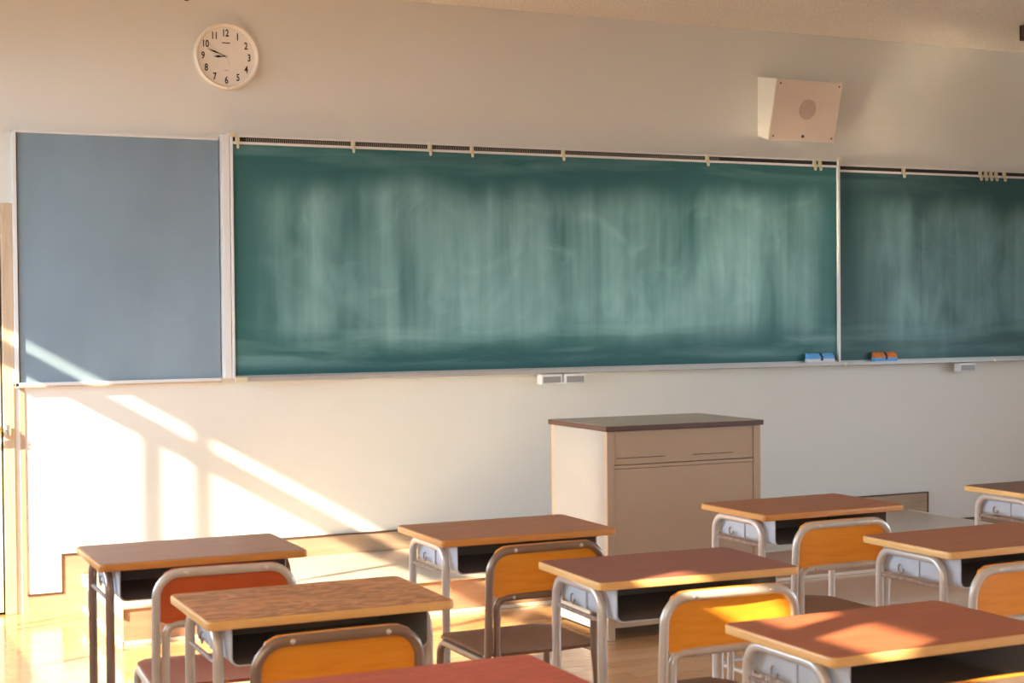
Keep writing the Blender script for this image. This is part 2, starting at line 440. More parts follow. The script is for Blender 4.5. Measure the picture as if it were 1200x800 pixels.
TR0, TR1 = 2.085, 2.185     # transom
for i, (a, b) in enumerate(BAYS):
    y0, y1 = a, b
    bm = B(); fx0, fx1 = XL - 0.08, XL - 0.05
    box(bm, fx0, fx1, y0, y1, SILL, SILL + 0.04); box(bm, fx0, fx1, y0, y1, HEAD - 0.04, HEAD)
    box(bm, fx0, fx1, y0, y0 + 0.04, SILL, HEAD); box(bm, fx0, fx1, y1 - 0.04, y1, SILL, HEAD)
    box(bm, fx0, fx1, y0, y1, TR0, TR1)
    if i == 0:
        box(bm, fx0, fx1, -1.024, -0.990, SILL, HEAD); box(bm, fx0, fx1, -0.926, -0.890, SILL, TR0)
        box(bm, fx0, fx1, -1.81, -1.77, SILL, HEAD); box(bm, fx0, fx1, -2.55, -2.51, SILL, HEAD)
    elif i == 1:   # narrow fanlight sashes whose stiles break up the sun
        for ya_, yb_ in ((-5.36, -5.29), (-5.625, -5.565), (-5.91, -5.82), (-6.31, -6.13)): box(bm, fx0, fx1, ya_, yb_, TR1, HEAD)
        for yy in (-5.04, -5.83, -6.62): box(bm, fx0, fx1, yy - 0.02, yy + 0.02, SILL, TR0)
    else:
        n = 3
        for k in range(1, n):
            yy = y0 + (y1 - y0) * k / n; box(bm, fx0, fx1, yy - 0.02, yy + 0.02, SILL, HEAD)
    w = struct('window_%d' % (i + 1), bm, M['frame'])
    bm = B(); box(bm, fx0 + 0.02, fx0 + 0.026, y0 + 0.03, y1 - 0.03, SILL + 0.03, HEAD - 0.03); obj('pane', bm, glass, w)
    bm = B(); box(bm, XL - 0.05, XL + 0.05, y0 - 0.02, y1 + 0.02, SILL - 0.03, SILL, 0.005); obj('window_sill', bm, M['door_casing'], w)
for i, (y0, y1) in enumerate(FILL_WINDOWS):  # frames and panes of the added fill windows
    bm = B(); fx0, fx1 = XR + 0.05, XR + 0.10
    box(bm, fx0, fx1, y0, y1, 0.95, 0.99); box(bm, fx0, fx1, y0, y1, 1.86, 1.9)
    for yy in (y0, (y0 + y1) / 2 - 0.02, y1 - 0.04): box(bm, fx0, fx1, yy, yy + 0.04, 0.95, 1.9)
    w = struct('window_%d' % (i + 4), bm, M['frame'])
    bm = B(); box(bm, fx0 + 0.02, fx0 + 0.026, y0 + 0.03, y1 - 0.03, 0.98, 1.87); obj('pane', bm, glass, w)

# concrete balcony slab outside, over the first bays (it cuts the sun)
def over(z_cut, z_slab=2.72):  # reach of the slab from the wall plane
    return (z_slab - z_cut) / 0.575
bm = B(); box(bm, XL - over(2.208) , XL - 0.2, -3.75, 1.2, 2.72, 2.86)
box(bm, XL - over(2.262), XL - 0.2, -11, -3.75, 2.72, 2.86)
struct('trim_5', bm, M['slab'])
bm = B(); box(bm, -60, XL - 0.2, -60, 60, -3.4, -3.2)
box(bm, XR + 3.5, XR + 60, -60, 60, -3.4, -3.2)
g = struct('ground', bm, M['asphalt'])

# curtain drawn across the lower panes of the second bay
bm = B(); n = 150; ya, yb = -7.45, -4.15; prev = None
for k in range(n + 1):
    y = ya + (yb - ya) * k / n; dx = 0.028 * math.sin(k * 1.05) + 0.008 * math.sin(k * 0.37)
    cur = (bm.verts.new((XL + 0.075 + dx, y, 0.80)), bm.verts.new((XL + 0.075 + dx * 0.6, y, 2.075)))
    if prev: bm.faces.new([prev[0], cur[0], cur[1], prev[1]])
    prev = cur
o = obj('curtain', bm, M['curtain'], smooth=True)
tag(o, 'cream curtain drawn across the lower panes of the side windows', 'curtain')
bm = B(); tube(bm, [(XL + 0.075, ya - 0.05, 2.085), (XL + 0.075, yb + 0.05, 2.085)], 0.01)
for yy in (ya, (ya + yb) / 2, yb): box(bm, XL, XL + 0.08, yy - 0.01, yy + 0.01, 2.075, 2.095)
obj('curtain_rail', bm, M['frame_white'], o, True)

# short curtains drawn aside over the fanlights of the same bay
for ya, yb in ((-7.45, -6.52), (-5.09, -4.15)):
    bm = B(); n = 44; prev = None
    for k in range(n + 1):
        y = ya + (yb - ya) * k / n; dx = 0.022 * math.sin(k * 1.3)
        cur = (bm.verts.new((XL + 0.04 + dx, y, 2.11)), bm.verts.new((XL + 0.04 + dx * 0.6, y, 2.66)))
        if prev: bm.faces.new([prev[0], cur[0], cur[1], prev[1]])
        prev = cur
    o = obj('fanlight_curtain', bm, M['curtain'], smooth=True)
    tag(o, 'short cream curtain over the fanlights at the %s end of the curtained window' % ('rear' if ya < -7 else 'front'), 'curtain', 'short fanlight curtains')

# door in the front wall
bm = B(); box(bm, DX1 - 0.052, DX1, -0.010, 0.12, 0, DZ, 0.004); box(bm, DX0, DX1 - 0.052, -0.010, 0.12, DZ - 0.05, DZ, 0.004)
box(bm, DX0, DX0 + 0.052, -0.010, 0.12, 0, DZ - 0.05, 0.004)
d = struct('door_1', bm, M['door_casing'])
bm = B(); box(bm, DX0 + 0.055, DX1 - 0.060, 0.0, 0.04, 0.012, DZ - 0.055, 0.003)
obj('door_panel', bm, M['door_white'], d)
bm = B(); box(bm, DX0 + 0.02, DX1 - 0.03, 0.045, 0.055, 0.0, DZ - 0.02); obj('door_gap_shade', bm, M['black'], d)  # black sheet behind the panel stands in for shade in the gap
bm = B(); tube(bm, [(-1.125, -0.005, 0.865), (-1.125, -0.06, 0.865), (-1.25, -0.06, 0.865)], 0.011, rad=0.015)
cyl(bm, (-1.125, 0.0, 0.865), (0, -1, 0), 0.026, 0.012)
tube(bm, [(-1.125, -0.045, 0.865), (-1.095, -0.045, 0.865)], 0.012)
obj('door_handle', bm, M['brass'], d, True)
bm = B(); box(bm, -1.078, -1.058, -0.028, -0.021, 0.83, 0.885, 0.002); box(bm, -1.074, -1.062, -0.036, -0.027, 0.84, 0.875, 0.002)
obj('strike_plate', bm, M['steel'], d)

# baseboard that steps up over the platform, with its dark capping
bp = [(-0.985, 0.0), (-0.985, 0.082), (-0.822, 0.082), (-0.822, 0.262), (4.335, 0.262), (4.335, 0.082), (XR, 0.082), (XR, 0.0)]
bm = B(); prism(bm, [(-0.985, 0.0), (-0.985, 0.080), (-0.822, 0.080), (-0.822, 0.0)], 'y', -0.014, 0.0)
prism(bm, [(-0.822, 0.0), (-0.822, 0.260), (4.335, 0.260), (4.335, 0.0)], 'y', -0.014, 0.0)
prism(bm, [(4.335, 0.0), (4.335, 0.080), (XR, 0.080), (XR, 0.0)], 'y', -0.014, 0.0)
struct('baseboard_front', bm, M['base'])
bm = B(); e = 0.0065
box(bm, -0.985, -0.822 - e, -0.018, 0, 0.080, 0.080 + e); box(bm, -0.822 - e, -0.822, -0.018, 0, 0.080, 0.26)
box(bm, -0.822 - e, 4.335 + e, -0.018, 0, 0.260, 0.260 + e); box(bm, 4.335, 4.335 + e, -0.018, 0, 0.080 + e, 0.26); box(bm, 4.335, XR, -0.018, 0, 0.080, 0.080 + e)
struct('trim_1', bm, M['dark_brown'])
bm = B(); box(bm, -1.006, -0.985, -0.005, 0.0, 0.0, 1.055)
struct('trim_2', bm, wood('edge_strip_wood', (0.42, 0.28, 0.19), (0.5, 0.34, 0.24), 0.5, 3, (14, 14, 1), 0))
bm = B(); box(bm, XR - 0.014, XR, YB, -0.02, 0, 0.082); struct('baseboard_right', bm, M['base'])
bm = B(); box(bm, XL, XL + 0.014, YB, 0.0, 0, 0.082); struct('baseboard_left', bm, M['base'])

# ------------------------------------------------------------------ teaching platform
st = thing('teaching_platform', ((ST_X0 + ST_X1) / 2, ST_Y / 2, 0), 0, 'low wooden teaching platform along the front wall under the chalkboards', 'platform')
cx, cy = (ST_X0 + ST_X1) / 2, ST_Y / 2
def rel(bm): bmesh.ops.translate(bm, verts=bm.verts, vec=(-cx, -cy, 0)); return bm
bm = B(); box(bm, ST_X0 + 0.006, ST_X1 - 0.006, ST_Y + 0.012, -0.02, 0.002, ST_H - 0.012); obj('riser', rel(bm), M['stage_riser'], st)
bm = B(); box(bm, ST_X0, ST_X1, ST_Y, -0.018, ST_H - 0.012, ST_H, 0.003); obj('platform_top', rel(bm), M['stage_top'], st)
bm = B(); box(bm, ST_X0 + 0.001, ST_X1 + 0.002, ST_Y + 0.004, ST_Y + 0.012, 0.001, 0.016); box(bm, ST_X0 - 0.002, ST_X0 + 0.006, ST_Y + 0.004, -0.02, 0.001, 0.016)
obj('base_strip', rel(bm), M['strip'], st)
bm = B(); box(bm, ST_X1 - 0.004, ST_X1 + 0.006, ST_Y, -0.018, ST_H - 0.014, ST_H + 0.003, 0.001)
obj('edge_moulding', rel(bm), M['strip'], st)
bm = B(); box(bm, ST_X0 - 0.006, ST_X0 + 0.004, ST_Y, -0.018, ST_H - 0.05, ST_H + 0.003, 0.001)
obj('edge_moulding', rel(bm), M['strip'], st)

# ------------------------------------------------------------------ boards on the wall
# blue notice board
nb = thing('notice_board', (-1.03, 0, 1.062), 0, 'grey-blue blank notice board in a white frame beside the door', 'board')
W_, H_ = 0.972, 1.19
bm = B(); box(bm, 0.016, W_ , -0.020, -0.002, 0.014, H_ - 0.010)
blue, ntb, bb = new_mat('blue_felt_panel')
def blue_panel():
    m = mat('slate_blue_board_surface', (0.215, 0.30, 0.37), 0.55, spec=0.3, noise=0.10, nscale=2.2, stretch=(1, 1, 0.6))
    return m
obj('panel', bm, blue_panel(), nb)
bm = B(); box(bm, 0.0, 0.018, -0.034, 0, 0, H_, 0.002); box(bm, 0.0, W_, -0.030, 0, H_ - 0.012, H_, 0.002); box(bm, 0.0, W_, -0.034, 0, 0, 0.016, 0.002)
obj('board_frame', bm, M['frame_white'], nb)
bm = B(); box(bm, 0.018, 0.0225, -0.024, -0.018, 0.016, H_ - 0.012); obj('gasket', bm, M['black'], nb)
bm = B(); box(bm, 0.0, W_, -0.036, -0.002, -0.006, -0.0005); obj('lower_ledge', bm, M['door_casing'], nb)

def hook(bm, x, z, y):
    box(bm, x - 0.010, x + 0.010, y - 0.016, y, z + 0.005, z + 0.045, 0.003)
    tube(bm, [(x, y - 0.010, z + 0.008), (x, y - 0.012, z - 0.012), (x, y - 0.026, z - 0.014), (x, y - 0.027, z + 0.002)], 0.0045, 8, rad=0.006)

def chalkboard(name, x0, x1, yb, z0, z1, label, hooks, surf, drawers, ticks, left_w, right_w):
    w, h = x1 - x0, z1 - z0
    t = thing(name, (x0, 0, z0), 0, label, 'chalkboard')
    bm = B(); box(bm, 0.004, w - 0.004, yb + 0.004, -0.002, 0.012, h - 0.042)
    s = obj('writing_surface', bm, surf, t)
    bm = B(); box(bm, 0, w, yb - 0.014, 0, h - 0.010, h, 0.001); box(bm, 0, w, yb - 0.012, 0, h - 0.044, h - 0.032, 0.001)
    obj('top_rail', bm, M['frame_white'], t)
    bm = B(); box(bm, 0.0, w, yb - 0.002, -0.003, h - 0.033, h - 0.009)
    obj('rail_slot', bm, M['rail_dark'], t)
    if ticks:
        bm = B(); box(bm, 0.06, w * 0.77, yb - 0.006, yb - 0.002, h - 0.029, h - 0.014)
        obj('rail_gliders', bm, M['rail_ticks'], t)
    if left_w:
        bm = B(); box(bm, -left_w, 0.0, yb - 0.012, 0, 0.0, h + 0.002, 0.002); obj('side_frame', bm, M['frame_white'], t)
    if right_w:
        bm = B(); box(bm, w - right_w, w, yb - 0.012, 0, 0.0, h + 0.001, 0.002); obj('side_frame', bm, M['frame_white'], t)
    # chalk ledge with a raised lip
    prof = [(0, -0.004), (0, 0.012), (yb - 0.004, 0.012), (yb - 0.004, 0.002), (yb - 0.050, 0.002), (yb - 0.052, 0.004), (yb - 0.058, 0.004), (yb - 0.060, -0.014), (yb - 0.05, -0.018), (yb, -0.008)]
    bm = B(); prism(bm, prof, 'x', -left_w, w)
    obj('chalk_ledge', bm, M['ledge'], t)
    for x in hooks:
        bm = B(); hook(bm, x - x0, h - 0.052, yb - 0.010); obj('hook', bm, M['cream_plastic'], t, True)
    for dx0, dx1 in drawers:
        a, b = dx0 - x0, dx1 - x0
        bm = B(); box(bm, a, b, yb - 0.056, yb - 0.002, -0.074, -0.0205, 0.004)
        dr = obj('chalk_drawer', bm, M['frame_white'], t)
        bm = B(); box(bm, a + 0.012, b - 0.010, yb - 0.0575, yb - 0.0555, -0.066, -0.034, 0.0008); obj('drawer_front', bm, M['drawer'], dr)
        bm = B(); box(bm, a + 0.008, b - 0.006, yb - 0.0585, yb - 0.056, -0.071, -0.066, 0.001); obj('finger_lip', bm, M['frame'], dr)
    return t, w, h

MZ0, MZ1 = 1.076, 2.264
surf_m = chalk_mat('dusty_green_chalkboard', (0.028, 0.125, 0.130), (0.30, 0.55, 0.56), 1.0, 3.63, 1.14, 2.0, 0.10)
mb, w, h = chalkboard('chalkboard', 0.0, 3.637, -0.07, MZ0, MZ1, 'long green chalkboard in the middle of the front wall, clouded with chalk dust',
    [0.020, 0.616, 1.034, 1.270, 1.806, 2.716, 3.449, 3.487], surf_m, [(1.645, 1.772), (1.786, 1.912)], True, 0.0, 0.016)
bm = B(); box(bm, -0.050, -0.016, -0.072, 0, 0.0, h + 0.0, 0.002); box(bm, -0.013, -0.0005, -0.082, 0, 0, h + 0.012, 0.002)
obj('side_frame', bm, M['frame_white'], mb)
for a_ in ((-0.016, 0.012, -0.094, -0.082, h - 0.012, h + 0.016), (-0.016, 0.045, -0.136, -0.120, -0.022, 0.006), (w - 0.022, w + 0.006, -0.094, -0.0825, h - 0.010, h + 0.014)):
    bm = B(); box(bm, *a_, 0.003); obj('corner_cap', bm, M['cream_plastic'], mb)
bm = B(); dome(bm, (w - 0.005, -0.131, -0.012), (0, -1, 0), 0.012, 0.012); obj('end_knob', bm, M['cream_plastic'], mb, True)

surf_r = chalk_mat('dark_green_chalkboard', (0.028, 0.095, 0.095), (0.26, 0.47, 0.49), 0.80, 3.0, 1.13, 9.0, 0.25, blob=0.32)
rb, w2, h2 = chalkboard('chalkboard', 3.640, 5.95, -0.04, 1.073, 2.243, 'dark green chalkboard at the right end, set back behind the long board',
    [4.124, 4.720, 4.762, 4.803, 4.845, 4.912], surf_r, [(4.520, 4.650)], False, 0.0, 0.016)
bm = B(); dome(bm, (4.79 - 3.64, -0.101, -0.012), (0, -1, 0), 0.010, 0.010); obj('end_knob', bm, M['cream_plastic'], rb, True)

# erasers lying on the ledge
def eraser(x, y, z, rz, ln, cover, body, strap, label, name='chalkboard_eraser'):
    t = thing(name, (x, y, z), rz, label, 'eraser', None)
    bm = B(); box(bm, -ln / 2, ln / 2, -0.020, 0.020, 0.0, 0.024, 0.006); obj('felt_pad', bm, body, t)
    bm = B(); prism(bm, [(-0.021, 0.022), (0.021, 0.022), (0.020, 0.054), (0.000, 0.054), (-0.020, 0.034)], 'x', -ln / 2 + 0.004, ln / 2 - 0.004, bev=0.003); obj('cover', bm, cover, t)
    bm = B(); prism(bm, [(-0.0218, 0.012), (0.0218, 0.012), (0.0212, 0.0558), (0.000, 0.0558), (-0.0212, 0.036)], 'x', -0.008, 0.008); obj('strap', bm, strap, t)
    return t
eraser(3.475, -0.0970, 1.0782, 0.0, 0.19, M['felt_blue'], M['felt_white'], M['navy'], 'blue chalkboard eraser with a dark strap on the chalk ledge of the long board')
eraser(3.968, -0.0670, 1.0752, 0.0, 0.17, M['felt_orange'], M['felt_blue'], M['navy'], 'worn orange chalkboard eraser with blue pad on the ledge of the right-hand board')

# ------------------------------------------------------------------ clock
ck = thing('wall_clock', (-0.012, 0, 2.652), 0, 'round white wall clock with black numerals hanging above the boards', 'clock')
bm = B(); Rr = 0.165
lathe_y(bm, 0, 0, [(0, -0.001), (Rr - 0.012, -0.001), (Rr - 0.004, -0.012), (Rr, -0.026), (Rr - 0.003, -0.038), (Rr - 0.012, -0.044), (Rr - 0.016, -0.041), (Rr - 0.023, -0.027), (Rr - 0.023, -0.020)])
obj('rim', bm, M['clock_rim'], ck, True)
bm = B(); lathe_y(bm, 0, 0, [(0, -0.012), (Rr - 0.022, -0.012), (Rr - 0.022, -0.020), (0, -0.020)]); obj('dial', bm, M['clock_face'], ck)
def text_mesh(bm, s, cx_, cz_, size, sx, y):
    cu = bpy.data.curves.new('t', 'FONT'); cu.body = s; cu.size = size; cu.align_x = 'CENTER'; cu.align_y = 'CENTER'; cu.extrude = 0.0004; cu.offset = size * 0.022
    to = bpy.data.objects.new('t', cu); col.objects.link(to)
    bpy.context.view_layer.update()
    me = bpy.data.meshes.new_from_object(to.evaluated_get(bpy.context.evaluated_depsgraph_get()))
    bpy.data.objects.remove(to)
    xs = [v.co.x for v in me.vertices]; yy = [v.co.y for v in me.vertices]; mx_, my_ = (min(xs) + max(xs)) / 2, (min(yy) + max(yy)) / 2
    me.transform(Matrix(((sx, 0, 0, cx_ - mx_ * sx), (0, 0, 1, y), (0, 1, 0, cz_ - my_), (0, 0, 0, 1))))
    bm.from_mesh(me); bpy.data.meshes.remove(me)
for k in range(1, 13):
    bm = B(); a = R(90 - 30 * k); text_mesh(bm, str(k), 0.115 * math.cos(a), 0.115 * math.sin(a), 0.048, 0.74, -0.0206)
    obj('numeral', bm, M['black'], ck)
bm = B()
for k in range(60):
    a = R(6 * k); c, s = math.cos(a), math.sin(a); L_ = 0.005 if k % 5 else 0.008
    r0, r1, wd = 0.1410 - L_ * 0.6, 0.1410, 0.0004
    v = [bm.verts.new((r * c + q * -s, -0.0203, r * s + q * c)) for r, q in ((r0, -wd), (r1, -wd), (r1, wd), (r0, wd))]
    bm.faces.new(v)
bm.faces.ensure_lookup_table()
r = bmesh.ops.extrude_face_region(bm, geom=bm.faces[:]); bmesh.ops.translate(bm, verts=[v for v in r['geom'] if isinstance(v, bmesh.types.BMVert)], vec=(0, -0.0003, 0))
obj('minute_marks', bm, mat('grey_print', (0.25, 0.22, 0.18), 0.6), ck)
def hand(name, ang, ln, wd, y, tail, m):
    bm = B(); a = R(ang); c, s = math.cos(a), math.sin(a)
    pr = [(-tail, -wd * 0.4), (ln * 0.35, -wd * 0.35), (ln * 0.62, -wd), (ln, 0), (ln * 0.62, wd), (ln * 0.35, wd * 0.35), (-tail, wd * 0.4)]
    prism(bm, [(p * c - q * s, p * s + q * c) for p, q in pr], 'y', y - 0.0012, y)
    obj(name, bm, m, ck)
hand('hour_hand', 183, 0.066, 0.0058, -0.0225, 0.004, M['black'])
hand('minute_hand', 161, 0.102, 0.0042, -0.0245, 0.004, M['black'])
hand('second_hand', -70, 0.048, 0.0009, -0.0265, 0.012, mat('pale_second_hand', (0.55, 0.47, 0.36), 0.5))
bm = B(); cyl(bm, (0, -0.0205, 0), (0, -1, 0), 0.0065, 0.0075); obj('hub', bm, M['steel'], ck, True)
bm = B(); box(bm, -0.020, 0.020, -0.0207, -0.0202, 0.0635, 0.0685); obj('maker_mark', bm, mat('dark_print', (0.07, 0.06, 0.05), 0.6), ck)
bm = B(); box(bm, -0.010, 0.010, -0.0207, -0.0202, -0.0690, -0.0665); obj('small_mark', bm, mat('grey_mark', (0.30, 0.27, 0.22), 0.6), ck)
bm = B(); box(bm, -0.004, 0.004, -0.0452, -0.0440, -0.1575, -0.1545); obj('rim_catch', bm, mat('grey_mark', (0.30, 0.27, 0.22), 0.6), ck)

# small dark peg high on the wall
bm = B(); cyl(bm, (-0.205, 0, 2.921), (0, -1, 0), 0.009, 0.030, 14); dome(bm, (-0.205, -0.030, 2.921), (0, -1, 0), 0.015, 0.010)
tag(obj('wall_peg', bm, M['dark_brown'], smooth=True), 'small dark peg in the front wall above the clock near the ceiling', 'peg')

# ------------------------------------------------------------------ loudspeaker on the wall
sp = thing('wall_speaker', (3.36, 0, 2.36), 0, 'cream wedge-shaped loudspeaker box on the front wall below the ceiling', 'speaker')
x0, x1 = -0.245, 0.218; top_y, bot_y = -0.19, -0.10; zt, zb_ = 0.335, 0.030
# back plate 0.03..0.36 ; front face tilts down
prof = [(-0.002, 0.030), (-0.002, 0.372), (top_y, 0.338), (bot_y, 0.0)]
bm = B(); prism(bm, prof, 'x', x0, x1, bev=0.003)
body = obj('cabinet', bm, M['speaker_side'], sp)
fn = Vector((0, -(0.338 - 0.0), (top_y - bot_y) * -1 * -1)).normalized()  # outward normal of the sloping front
p_bot, p_top = Vector((0, bot_y, 0.0)), Vector((0, top_y, 0.338)); sl = (p_top - p_bot)
fn = Vector((0, -sl.z, sl.y)).normalized()
def on_front(x, t): return Vector((x, 0, 0)) + p_bot + sl * t
bm = B(); vs = [on_front(x, t) + fn * 0.0005 for x, t in ((x0 + 0.004, 0.015), (x1 - 0.004, 0.015), (x1 - 0.004, 0.985), (x0 + 0.004, 0.985))]
f = bm.faces.new([bm.verts.new(v) for v in vs]); r = bmesh.ops.extrude_face_region(bm, geom=[f]); bmesh.ops.translate(bm, verts=[v for v in r['geom'] if isinstance(v, bmesh.types.BMVert)], vec=fn * 0.005)
obj('front_panel', bm, M['speaker'], sp)
bm = B(); cyl(bm, on_front(-0.005, 0.53) + fn * 0.005, fn, 0.058, 0.0018, 40); obj('speaker_grille', bm, M['grille'], sp)
for x, t in ((x0 + 0.03, 0.93), (x1 - 0.025, 0.93), (x0 + 0.03, 0.07), (x1 - 0.025, 0.07)):
    bm = B(); dome(bm, on_front(x, t) + fn * 0.0054, fn, 0.006, 0.003); obj('screw', bm, M['dark_brown'], sp, True)
bm = B(); cyl(bm, on_front(-0.012, 0.085) + fn * 0.005, fn, 0.009, 0.004, 6); obj('badge', bm, M['black'], sp)

# ceiling fixture at the right edge
cv = thing('ceiling_louvre', (4.666, -0.85, HC - 0.086), 0, 'small dark louvred fixture on the ceiling at the right edge of the view', 'fixture')
bm = B()
box(bm, -0.235, 0.235, -0.147, -0.135, 0, 0.086); box(bm, -0.235, 0.235, 0.135, 0.147, 0, 0.086); box(bm, -0.235, -0.223, -0.147, 0.147, 0, 0.086); box(bm, 0.223, 0.235, -0.147, 0.147, 0, 0.086)
obj('casing', bm, M['dark_brown'], cv)
bm = B()
for k in range(9): box(bm, -0.222, 0.222, -0.12 + k * 0.03 - 0.002, -0.12 + k * 0.03 + 0.002, 0.004, 0.06)
for k in range(13): box(bm, -0.21 + k * 0.035 - 0.002, -0.21 + k * 0.035 + 0.002, -0.134, 0.134, 0.006, 0.058)
obj('louvres', bm, M['steel'], cv)

# ------------------------------------------------------------------ podium
pd_ = thing('teachers_podium', (1.50, -1.55, 0), 0, 'tall beige podium with brown-edged top standing before the teaching platform', 'podium')
w2_, d2_ = 0.385, 0.26; H = 0.905
bm = B(); box(bm, -w2_ + 0.0, -w2_ + 0.016, -d2_ + 0.014, d2_ - 0.014, 0.03, H - 0.022, 0.002)
obj('side_panel', bm, M['podium_side'], pd_)
bm = B(); box(bm, w2_ - 0.016, w2_ - 0.0, -d2_ + 0.014, d2_ - 0.014, 0.03, H - 0.022, 0.002)
obj('side_panel', bm, M['podium_side'], pd_)
for sx in (-1, 1):
    for sy in (-1, 1):
        bm = B(); a, b = sorted((sx * (w2_ + 0.001), sx * (w2_ - 0.034))); c_, e_ = sorted((sy * d2_, sy * (d2_ - 0.028)))
        box(bm, a, b, c_, e_, 0.0, H - 0.022, 0.003); obj('corner_post', bm, M['podium'], pd_)
bm = B(); box(bm, -w2_ + 0.036, w2_ - 0.036, -d2_ + 0.006, -d2_ + 0.018, H - 0.165, H - 0.024, 0.001); obj('apron_panel', bm, M['podium'], pd_)
bm = B(); box(bm, -w2_ + 0.036, w2_ - 0.036, -d2_ + 0.0035, -d2_ + 0.018, H - 0.182, H - 0.168, 0.001)
box(bm, -w2_ + 0.036, w2_ - 0.036, -d2_ + 0.006, -d2_ + 0.018, 0.05, H - 0.184, 0.001); obj('front_panel', bm, M['podium'], pd_)
bm = B(); box(bm, -w2_ + 0.05, -0.10, -d2_ + 0.0045, -d2_ + 0.0065, H - 0.1395, H - 0.1365); obj('slot', bm, M['dark_brown'], pd_)
bm = B(); box(bm, 0.04, 0.245, -d2_ + 0.0045, -d2_ + 0.0065, H - 0.1395, H - 0.1365)
obj('slot', bm, M['dark_brown'], pd_)
bm = B(); box(bm, -w2_ + 0.018, w2_ - 0.018, d2_ - 0.03, d2_ - 0.018, 0.05, H - 0.024); obj('back_panel', bm, M['podium'], pd_)
bm = B(); prism(bm, round_rect(-w2_ - 0.012, w2_ + 0.012, -d2_ - 0.012, d2_ + 0.010, 0.006, 3), 'z', H - 0.022, H - 0.001, bev=0.002); tp = obj('top_edging', bm, M['podium_edge'], pd_)
bm = B(); box(bm, -w2_ - 0.007, w2_ + 0.007, -d2_ - 0.007, d2_ + 0.005, H - 0.0015, H + 0.0005); obj('top', bm, M['podium_top'], pd_)

# ------------------------------------------------------------------ pupils' desks
DW, DD, DH = 0.60, 0.395, 0.70
def make_desk(x, y, rz, label, top_m, edge_m, tube_m, group='pupil desks in rows'):
    t = thing('school_desk', (x, y, 0), R(rz), label, 'desk', group)
    bm = B(); prism(bm, round_rect(-DW / 2, DW / 2, -DD / 2, DD / 2, 0.016, 4), 'z', DH - 0.022, DH - 0.0012, bev=0.004)
    obj('edge_band', bm, edge_m, t, True)
    bm = B(); prism(bm, round_rect(-DW / 2 + 0.0045, DW / 2 - 0.0045, -DD / 2 + 0.0045, DD / 2 - 0.0045, 0.014, 4), 'z', DH - 0.003, DH)
    obj('desktop', bm, top_m, t)
    r = 0.0125; zt_ = DH - 0.022 - 0.016
    for sx in (-1, 1):
        X = sx * 0.258
        bm = B(); tube(bm, [(X, 0.165, 0.012), (X, 0.16, zt_), (X, -0.122, zt_), (X, -0.127, 0.012)], r, 14, rad=0.055)
        fr_ = obj('leg_frame', bm, tube_m, t, True)
        for yy in (0.165, -0.127):
            bm = B(); cyl(bm, (X, yy, 0.0), (0, 0, 1), 0.0165, 0.03, 16); obj('rubber_foot', bm, M['rubber'], fr_, True)
        bm = B(); tube(bm, [(X, 0.160, 0.585), (X, -0.124, 0.585)], 0.006, 10); obj('side_bar', bm, M['rust'], t, True)
        bm = B(); tube(bm, [(X, 0.164, 0.13), (X, -0.126, 0.13)], 0.009, 10); obj('lower_bar', bm, tube_m, t, True)
        # tab that fastens the tube under the desktop
        bm = B(); box(bm, X - 0.012, X + 0.012, -0.06, 0.12, zt_ + 0.010, DH - 0.0225); obj('mounting_plate', bm, M['tray'], t)
    bm = B(); tube(bm, [(-0.258, 0.164, 0.13), (0.258, 0.164, 0.13)], 0.010, 10); obj('stretcher', bm, tube_m, t, True)
    # open book tray
    a, b = -0.240, 0.240; y0, y1 = -0.172, 0.165; z0, z1 = 0.588, DH - 0.0225; th = 0.003
    def U(off, zlo):
        rr = 0.018; pts = [(a + off, z1)]
        for k in range(5):
            an = R(180 + 90 * k / 4); pts.append((a + off + rr + rr * math.cos(an), zlo + rr + rr * math.sin(an)))
        for k in range(5):
            an = R(270 + 90 * k / 4); pts.append((b - off - rr + rr * math.cos(an), zlo + rr + rr * math.sin(an)))
        pts.append((b - off, z1)); return pts
    o_, i_ = U(0, z0), U(th, z0 + th)
    bm = B(); n = len(o_)
    rows = [[bm.verts.new((p[0], yy, p[1])) for p in q] for yy in (y0, y1) for q in (o_, i_)]
    for k in range(n - 1):
        bm.faces.new([rows[0][k], rows[0][k + 1], rows[2][k + 1], rows[2][k]]).material_index = 0
        bm.faces.new([rows[1][k], rows[1][k + 1], rows[3][k + 1], rows[3][k]]).material_index = 1
        bm.faces.new([rows[0][k], rows[0][k + 1], rows[1][k + 1], rows[1][k]]).material_index = 0
        bm.faces.new([rows[2][k], rows[2][k + 1], rows[3][k + 1], rows[3][k]]).material_index = 0
    bm.faces.new([rows[0][0], rows[2][0], rows[3][0], rows[1][0]]); bm.faces.new([rows[0][-1], rows[2][-1], rows[3][-1], rows[1][-1]])
    bx = box(bm, a + th, b - th, y1 - 0.004, y1, z0 + th, z1, mi=1)
    tr_ = obj('book_tray', bm, [M['tray'], M['tray_in']], t)
    for sx in (-1, 1):
        bm = B(); X = sx * 0.2415
        box(bm, X - 0.003, X + 0.003, 0.000, 0.018, z0 + 0.008, z1 - 0.004, 0.002); obj('rib', bm, M['tray'], tr_)
    bm = B(); X = -0.262
    tube(bm, [(-0.243, 0.085, 0.622), (-0.249, 0.085, 0.622), (-0.2495, 0.085, 0.603), (-0.2495, 0.068, 0.598), (-0.2495, 0.060, 0.612)], 0.0025, 8, rad=0.005)
    obj('bag_hook', bm, M['rust'], t, True)
    return t

